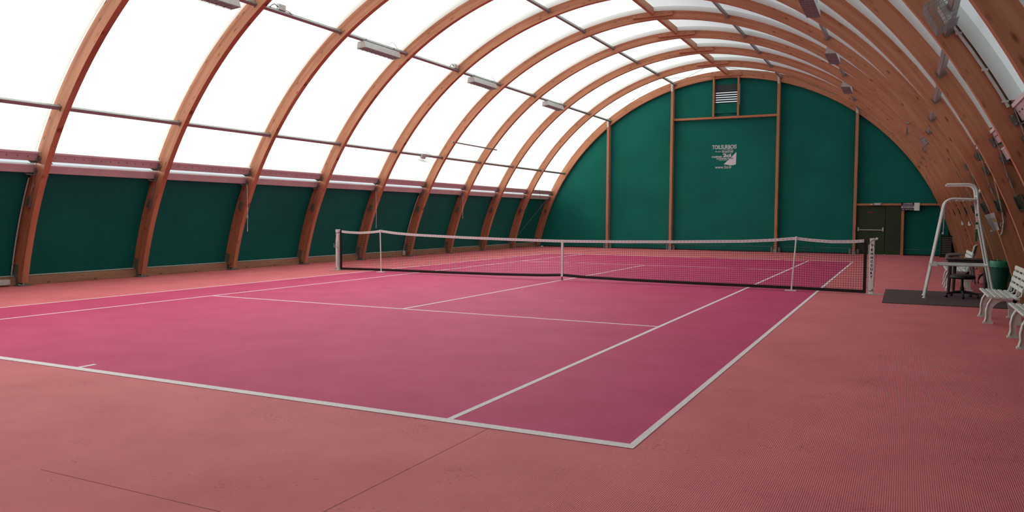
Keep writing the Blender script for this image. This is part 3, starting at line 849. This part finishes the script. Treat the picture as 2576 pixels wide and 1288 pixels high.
cs = MB().box(-.026, .026, -.016, .016, .085, ztop(0)+.008).build('center_strap', 'strap', net)
MB().box(-.012, .012, -.008, .008, 0.0, .09).build('strap_anchor', 'brown', net)
MB().box(-.03, .03, -.03, .03, 0.0, .008).build('anchor_plate', 'steel_dark', net)
mb = MB()
for s in (-1, 1):
    for z in (.12, .32, .5, .68, .86, 1.0):
        mb.tube([(s*W, 0, z), (s*(W+.03), -.015, z+.015), (s*(W+.06), 0, z)], .004, 5)
mb.build('lashings', 'black', net)
def net_post(x, lab, crank):
    s = 1 if x > 0 else -1
    t = thing('net_post', lab, 'net post', (x, 0, 0))
    MB().bbox(-.042, .042, -.045, .045, 0.005, 1.07 if s < 0 else 1.055, .008).build('post', 'white', t)
    MB().bbox(-.045, .045, -.048, .048, 1.05, 1.075, .008).build('cap', 'white', t)
    MB().box(-.10 if s > 0 else -.20, .20 if s > 0 else .10, -.07, .07, 0.0, .008).build('ground_plate', 'steel_light', t)
    MB().box(-s*.06-.008, -s*.06+.008, -.02, .02, .05, .95).build('lacing_bar', 'steel_light', t)
    if crank:
        mb = MB().tube([(.03, -.02, 1.03), (.075, -.02, 1.07)], .013, 8); mb.tube([(.075, -.045, 1.07), (.075, .03, 1.07)], .024, 10)
        mb.build('pulley', 'white', t)
        mb = MB().tube([(-.042, -.05, 1.0), (.045, -.055, 1.06)], .004, 5); mb.tube([(-.04, -.05, .985), (.03, -.05, .94), (.045, -.05, .91)], .004, 5)
        mb.tube([(.075, 0, 1.05), (.07, .02, .6), (.05, .02, .15)], .003, 5); mb.box(-.043, .043, -.049, .049, .06, .068)
        mb.tube([(.01, -.05, .07), (.02, -.055, .1), (.03, -.05, .105)], .004, 5)
        mb.build('cord', 'black', t)
        z = .955; 
        for ch in 'TENNCOURT':
            text_mesh(ch, 'letter', 'black', t, -.02, .02, z-.052, z, -.0465, .05); z -= .0745
    else:
        mb = MB().tube([(-.042, -.02, .66), (-.08, -.03, .64), (-.10, -.04, .70)], .012, 6); mb.box(-.10, -.05, -.05, -.02, .60, .655); mb.build('tension_crank', 'steel', t)
        mb = MB().tube([(.04, -.05, .58), (-.03, -.05, .64), (-.05, -.05, .655)], .004, 5); mb.box(-.044, .044, -.05, .05, .985, .995)
        mb.tube([(-.02, -.05, .98), (-.025, -.055, .86), (-.035, -.05, .82)], .005, 5)
        mb.tube([(.03, -.06, .07), (-.01, -.06, .05), (-.05, -.06, .03)], .005, 5)
        mb.tube([(.035, -.05, .77), (.02, -.055, .72), (.04, -.05, .6), (.035, -.05, .1)], .004, 5)
        mb.build('cord', 'black', t)
net_post(-6.42, 'white square net post at the left end of the net, without lettering', False)
net_post(6.43, 'white square net post with black vertical TENNCOURT lettering', True)
for s, lab in ((-1, 'slim white singles stick propping the left part of the net'), (1, 'slim white singles stick propping the right part of the net')):
    t = thing('singles_stick', lab, 'net prop', (s*5.03, -.02, 0))
    lean = .06 if s > 0 else -.03
    MB().tube([(-lean*.8, -.01, .02), (lean*.3, -.005, 1.055)], .015, 8).build('pole', 'white', t)
    MB().box(-.11-lean, .11-lean, -.09, .07, 0, .012).build('foot_plate', 'white', t)
    MB().box(lean*.3-.018, lean*.3+.018, -.02, .05, 1.05, 1.085).build('notch', 'white', t)

# ------------------------------------------------------------------ umpire corner
tag(MB().box(6.66, 9.0, -1.62, 1.24, 0, .012).build('floor_mat', 'mat'), 'dark maroon floor mat under the tall umpire chair', 'mat')
GZ = .012
uc = thing('umpire_chair', 'tall white tubular umpire chair beside the net on the dark mat', 'umpire chair', (7.33, -.13, GZ))
def bend(pts, r=.1, n=5):
    pts = [Vector(p) for p in pts]; out = [pts[0]]
    for i in range(1, len(pts)-1):
        a, b, c = pts[i-1], pts[i], pts[i+1]; ra = min(r, (a-b).length*.45, (c-b).length*.45)
        p, q = b+(a-b).normalized()*ra, b+(c-b).normalized()*ra
        for k in range(n+1): f = k/n; out.append(p*(1-f)**2+b*2*f*(1-f)+q*f*f)
    return out+[pts[-1]]
for s in (-1, 1):
    y = s*.28
    MB().tube(bend([(0, y, .01), (.295, y, 1.81), (.80, y, 1.79)], .14), .021, 10).build('front_leg', 'white', uc, smooth=True)
    MB().tube(bend([(.30, y, 2.06), (.77, y, 2.06), (.82, y, 1.5), (1.10, y, .01)], .14), .021, 10).build('rear_leg', 'white', uc, smooth=True)
    MB().tube([(.10, y, .615), (.98, y, .615)], .02, 8).build('side_rail', 'white', uc)
    MB().box(.075, .20, y-.03, y+.03, .59, .64).build('rail_joint', 'white', uc)
    MB().lathe([(.032, 0), (.03, .012), (.02, .02)], 10, (0, y)).build('foot_cap', 'white', uc)
for i, z in enumerate((.26, .60, .90, 1.21, 1.53)):
    x = z/1.81*.295
    MB().tube([(x, -.30, z), (x, .30, z)], .014, 8).build('rung', 'white', uc)
MB().tube([(.98, -.28, .615), (.98, .28, .615)], .018, 8).build('cross_rail', 'white', uc)
for i in range(4):
    MB().bbox(.36+i*.11, .45+i*.11, -.26, .26, 1.765, 1.785, .006).build('seat_slat', 'plastic_white', uc)
Mx = Matrix.Translation((.83, 0, 1.93)) @ Matrix.Rotation(R(24), 4, 'Y')
MB().bbox(-.012, .012, -.25, .25, -.10, .06, .006, Mx).build('backrest', 'plastic_white', uc)
gs = thing('net_height_gauge', 'green and white banded measuring stick hanging from the umpire chair', 'measuring stick', (8.12, -.40, 1.06))
MB().box(-.016, .016, -.012, .012, 0, .66).build('stick', 'white', gs)
for (a, b) in ((0, .17), (.175, .215), (.30, .34), (.45, .49)):
    MB().box(-.018, .018, -.014, .014, a-.001, b).build('green_band', 'greentape', gs)
t = thing('hanging_cord', 'thin pale cord hanging from the front of the umpire chair', 'cord', (7.60, -.42, 1.19))
MB().tube([(0, 0, .02), (.004, 0, .25), (.012, 0, .58)], .006, 5).build('cord', 'strap', t)
MB().box(-.02, .006, -.008, .008, -.01, .025).build('tip', 'strap', t)
# swivel stool
st = thing('swivel_stool', 'black five-star swivel stool without backrest under the umpire chair', 'stool', (7.95, -.02, GZ))
mb = MB().lathe([(.10, .345), (.19, .35), (.215, .375), (.205, .41), (.15, .43), (.0, .433)], 20); mb.build('seat', 'black', st, smooth=True)
MB().lathe([(.035, .08), (.035, .2), (.022, .205), (.022, .35)], 12).build('gas_lift', 'black', st, smooth=True)
for i in range(5):
    h = R(72*i-88); c, s = math.cos(h), math.sin(h)
    MB().tube([(0, 0, .11), (c*.14, s*.14, .10), (c*.27, s*.27, .07)], [.028, .022, .015], 6).build('star_arm', 'black', st)
    MB().tube([(c*.27-s*.02, s*.27+c*.02, .027), (c*.27+s*.02, s*.27-c*.02, .027)], .026, 10).build('caster', 'black', st)
# brown table
tb = thing('resin_table', 'dark brown plastic table behind the umpire chair', 'table', (8.10, 1.13, 0), R(-4))
gz2 = .0
MB().bbox(-.36, .36, -.27, .33, .655, .685, .012).build('table_top', 'brown', tb)
mb = MB()
mb.box(-.33, .33, -.25, -.235, .60, .655); mb.box(-.33, .33, .295, .31, .60, .655); mb.box(-.33, -.315, -.235, .295, .60, .655); mb.box(.315, .33, -.235, .295, .60, .655)
mb.build('apron', 'brown', tb)
for x, y in ((-.30, -.215), (.30, -.215), (-.23, .60), (.30, .275)):
    yy = min(y, .275)
    MB().tube([(x*.98, yy*.98, .655), (x*1.04, yy*1.04, GZ)], [.042, .028], 8).build('leg', 'brown', tb)
# bin
bn = thing('rubbish_bin', 'green plastic rubbish bin lined with a green bag', 'bin', (8.60, .72, GZ))
MB().lathe([(.115, 0), (.12, .02), (.155, .58), (.16, .66), (.155, .66), (.145, .58), (.10, .03)], 24).build('bucket', 'bin', bn, smooth=True)
mb = MB(); prof = []
n = 24; i0 = 0
for j, (r, z) in enumerate(((.164, .665), (.172, .655), (.176, .60), (.178, .545), (.17, .54))):
    for i in range(n):
        h = 2*math.pi*i/n; rr = r+.004*math.sin(i*5.3+j); zz = z+(.012*math.sin(i*3.1) if j == 3 else 0); mb.v.append((rr*math.cos(h), rr*math.sin(h), zz))
for j in range(4):
    for i in range(n): a = j*n+i; b = j*n+(i+1) % n; mb.f.append((a, b, b+n, a+n)); mb.uv += [(0, 0), (1, 0), (1, 1), (0, 1)]
mb.build('liner_bag', 'binbag', bn, smooth=True)
MB().tube([(-.04, 0, .66), (-.035, .01, .70)], .012, 6).build('bag_knot', 'binbag', bn)
# benches
def bench(lab, x, y0, y1, frames, rz=0):
    cy = (y0+y1)/2; t = thing('slatted_bench', lab, 'bench', (x, cy, 0), rz, 'white slatted plastic benches along the right wall')
    h0, h1 = y0-cy, y1-cy
    for fy in frames:
        f = fy-cy; a, b = f-.028, f+.028
        mb = MB().ribbon([(.045, .0, .14), (.05, .03, .085), (.05, .09, .07), (.045, .17, .075), (.07, .26, .085), (.13, .335, .11), (.22, .365, .085), (.33, .36, .075), (.44, .345, .09)], a, b)
        mb.ribbon([(.44, .40, .07), (.43, .33, .10), (.445, .24, .08), (.47, .14, .07), (.475, .06, .075), (.48, .03, .085), (.485, .0, .14)], a, b)
        mb.ribbon([(.43, .34, .07), (.455, .45, .05), (.49, .58, .04), (.525, .70, .035), (.54, .77, .03)], a, b)
        mb.build('side_frame', 'plastic_white', t)
        mb = MB()
        ed = [(.045+.0, .0), (-.005, .03), (.015, .09), (.008, .17), (.03, .27), (.085, .36)]
        for sy in (-.036, .036): MB().tube([(px_, f+sy, pz_) for px_, pz_ in ed], .010, 6).build('frame_rim', 'plastic_white', t)
        for a_ in (-.03, .41): MB().box(a_, a_+.145, f-.04, f+.04, 0, .022).build('foot', 'plastic_white', t)
    for i in range(5):
        xx = -.01+i*.092; zz = .405-.004*i
        Mx = Matrix.Translation((xx+.035, 0, zz)) @ Matrix.Rotation(R(3), 4, 'Y')
        MB().bbox(-.036, .036, h0, h1, -.012, .014, .008, Mx).build('seat_slat', 'plastic_white', t)
    for i in range(4):
        zz = .50+i*.082; xx = .452+(zz-.45)*.27
        Mx = Matrix.Translation((xx, 0, zz)) @ Matrix.Rotation(R(15), 4, 'Y')
        MB().bbox(-.013, .012, h0, h1, -.03, .03, .008, Mx).build('back_slat', 'plastic_white', t)
    n = max(3, int((h1-h0)/.35))
    for i in range(n):
        yy = h0+.10+(h1-h0-.2)*i/(n-1)
        MB().tube([(.41, yy, .40), (.455, yy, .42), (.475, yy, .50), (.545, yy, .77)], .013, 6).build('back_upright', 'plastic_white', t)
    t.scale = (.84, 1, 1)
    return t
bench('white slatted plastic bench standing just in front of the dark mat', 8.02, -4.24, -2.84, (-3.82, -2.95))
bench('white slatted plastic bench cut by the right picture edge, nearest to the viewer', 8.17, -6.48, -5.06, (-6.15, -5.22))
bench('white slatted plastic bench far back behind the brown table', 7.77, 1.62, 3.42, (1.72, 2.5, 3.22))
# resin armchair
ac = thing('resin_armchair', 'beige high-backed plastic armchair, frame and seat painted as shaded, behind the far bench', 'armchair', (8.15, 4.05, 0))
for s in (-1, 1):
    y = s*.27
    MB().tube(bend([(-.27, y, .0), (-.29, y, .64), (.22, y, .66), (.25, y, .62)], .07), .022, 8).build('armrest', 'beige_shade', ac, smooth=True)
    MB().tube([(.20, y, .45), (.27, y, .0)], [.035, .025], 8).build('rear_leg', 'beige_shade', ac)
    MB().box(-.285, -.235, y-.012, y+.012, .36, .60).build('arm_web', 'beige_shade', ac)
MB().bbox(-.27, .24, -.25, .25, .395, .43, .02).build('seat', 'beige_shade', ac)
mb = MB(); n = 6
prof = [(.20, .42), (.235, .55), (.27, .70), (.30, .84), (.31, .88)]
for j in range(len(prof)-1):
    for i in range(n):
        ya, yb = -.21+.42*i/n, -.21+.42*(i+1)/n
        g = lambda yy: -.05*(yy/.21)**2; top = lambda yy, j: -.03*(yy/.21)**2 if j == len(prof)-2 else 0
        (xa, za), (xb, zb) = prof[j], prof[j+1]
        for dx in (0, .018):
            mb.quad((xa+g(ya)+dx, ya, za), (xa+g(yb)+dx, yb, za), (xb+g(yb)+dx, yb, zb+top(yb, j)), (xb+g(ya)+dx, ya, zb+top(ya, j)))
mb.build('backrest', 'beige', ac, smooth=True)
# bag
bgx = thing('sports_bag', 'small pink and black bag on the floor behind the table', 'bag', (8.62, 3.6, 0))
mb = MB(); prof = [(.0, 0), (.10, .0), (.145, .04), (.15, .10), (.12, .17), (.06, .20), (.0, .205)]
mb.lathe([(max(r, .002)*(1+.0), z) for r, z in prof], 16); mb.build('pouch', 'pink', bgx, smooth=True)
MB().tube(bend([(-.15, -.02, .03), (-.14, -.02, .2), (-.02, -.03, .27), (.06, -.02, .2)], .06), .022, 8).build('strap', 'black', bgx, smooth=True)
# dark heater grille in the far corner
ht = thing('heater_grille', 'dark slatted heater grille standing in the far right corner', 'heater', (8.36, 17.3, 0))
MB().tube([(-.16, 0, 0), (-.16, 0, .92)], .022, 8).build('pole', 'bin', ht)
mb = MB().box(-.14, .22, .0, .05, .08, .82)
mb.build('casing', 'black', ht)
for i in range(10):
    MB().box(-.12, .20, -.02, 0, .13+i*.066, .155+i*.066).build('slat', 'steel_dark', ht)
MB().box(-.18, .24, -.06, .10, 0, .08).build('foot', 'black', ht)
# paper notice, hooks and cord on the right-hand ribs
y4 = RY(3)-.03
mb = MB(); nU, nV = 6, 6
c00, c10, c11, c01 = (8.15, 1.52), (8.285, 1.565), (8.37, 1.28), (8.29, 1.262)
pt = thing('paper_notice', 'white paper notice pinned to a timber rib beside the umpire chair', 'notice', (0, y4, 0))
def pp(u, v):
    x = (c00[0]*(1-u)+c10[0]*u)*(1-v)+(c01[0]*(1-u)+c11[0]*u)*v; z = (c00[1]*(1-u)+c10[1]*u)*(1-v)+(c01[1]*(1-u)+c11[1]*u)*v
    return (x, -.012-.03*(abs(u-.6))*(1+v), z)
for i in range(nU):
    for j in range(nV): mb.quad(pp(i/nU, j/nV), pp((i+1)/nU, j/nV), pp((i+1)/nU, (j+1)/nV), pp(i/nU, (j+1)/nV))
mb.build('sheet', 'paper', pt, smooth=True)
def patch(u0, u1, v0, v1, mat, nm_):
    a = [Vector(pp(u, v))+Vector((0, -.002, 0)) for u, v in ((u0, v0), (u1, v0), (u1, v1), (u0, v1))]; MB().quad(*a).build(nm_, mat, pt)
patch(.62, .95, .34, .52, 'yellow', 'yellow_picture'); patch(.72, .92, .45, .53, 'black', 'dark_picture')
patch(.15, .9, .28, .31, 'ink', 'printed_line')
for i in range(5): patch(.18, .56, .38+i*.07, .395+i*.07, 'ink', 'printed_line')
for i in range(4): patch(.62, .92, .58+i*.06, .595+i*.06, 'ink', 'printed_line')
MB().poly([(8.255, -.01, 1.29), (8.285, -.01, 1.255), (8.24, -.01, 1.25)], (0, .003, 0)).build('torn_corner', 'paper', pt)
for k, lab in ((7, 'small white coat hook on a right rib, leftmost of three'), (6, 'small white coat hook on a right rib, middle of three'), (5, 'small white coat hook on a right rib, rightmost of three')):
    x = xarc(9.24, 1.33); t = thing('coat_hook', lab, 'hook', (x, RY(k), 1.33), 0, 'white coat hooks on the right ribs')
    MB().box(-.015, .015, -.006, 0, -.05, .06).build('back_plate', 'white', t)
    MB().tube([(0, -.006, .03), (.01, -.04, -.01), (.02, -.06, -.03), (.035, -.065, .01)], .009, 6).build('prong', 'white', t)
    MB().tube([(0, -.006, -.03), (.025, -.03, -.05), (.045, -.04, -.02)], .008, 6).build('lower_prong', 'white', t)
y3 = RY(3)-.02
t = thing('hook_cord', 'pale cord with a metal hook hanging on a right timber rib', 'cord', (0, y3, 0))
pth = [(8.25, 2.2), (8.32, 1.92), (8.395, 1.6), (8.425, 1.42)]
MB().tube([(x, -.01, z) for x, z in pth], .007, 5).build('cord', 'strap', t)
MB().tube([(8.425, -.01, 1.42), (8.415, -.01, 1.26), (8.40, -.01, 1.20)], .012, 6).build('hook_shank', 'steel_light', t)
MB().tube([(8.40, -.01, 1.21), (8.385, -.02, 1.195), (8.37, -.02, 1.19)], .012, 6).build('hook_tip', 'steel_light', t)
MB().tube([(8.415, -.01, 1.40), (8.395, -.01, 1.39), (8.385, -.01, 1.36), (8.395, -.01, 1.34), (8.415, -.01, 1.335)], .008, 6).build('hook_ring', 'steel_light', t)
t = thing('cable_conduit', 'pale conduit with dark cable following the near right rib', 'conduit', (-DXK(1), RY(1), 0))
MB().tube([(xarc(9.37, z), -.02, z) for z in (3.5, 3.25, 3.0, 2.8, 2.62)], .016, 8).build('pipe', 'steel_light', t)
MB().tube([(xarc(9.41, z), -.02, z) for z in (3.7, 3.4, 3.1, 2.8, 2.5, 2.1)], .010, 6).build('dark_cable', 'black', t)
mb = MB()
for z in (3.42, 3.02, 2.68): x = xarc(9.37, z); mb.box(x-.03, x+.03, -.04, -.0, z-.012, z+.012)
mb.build('clips', 'steel_light', t)
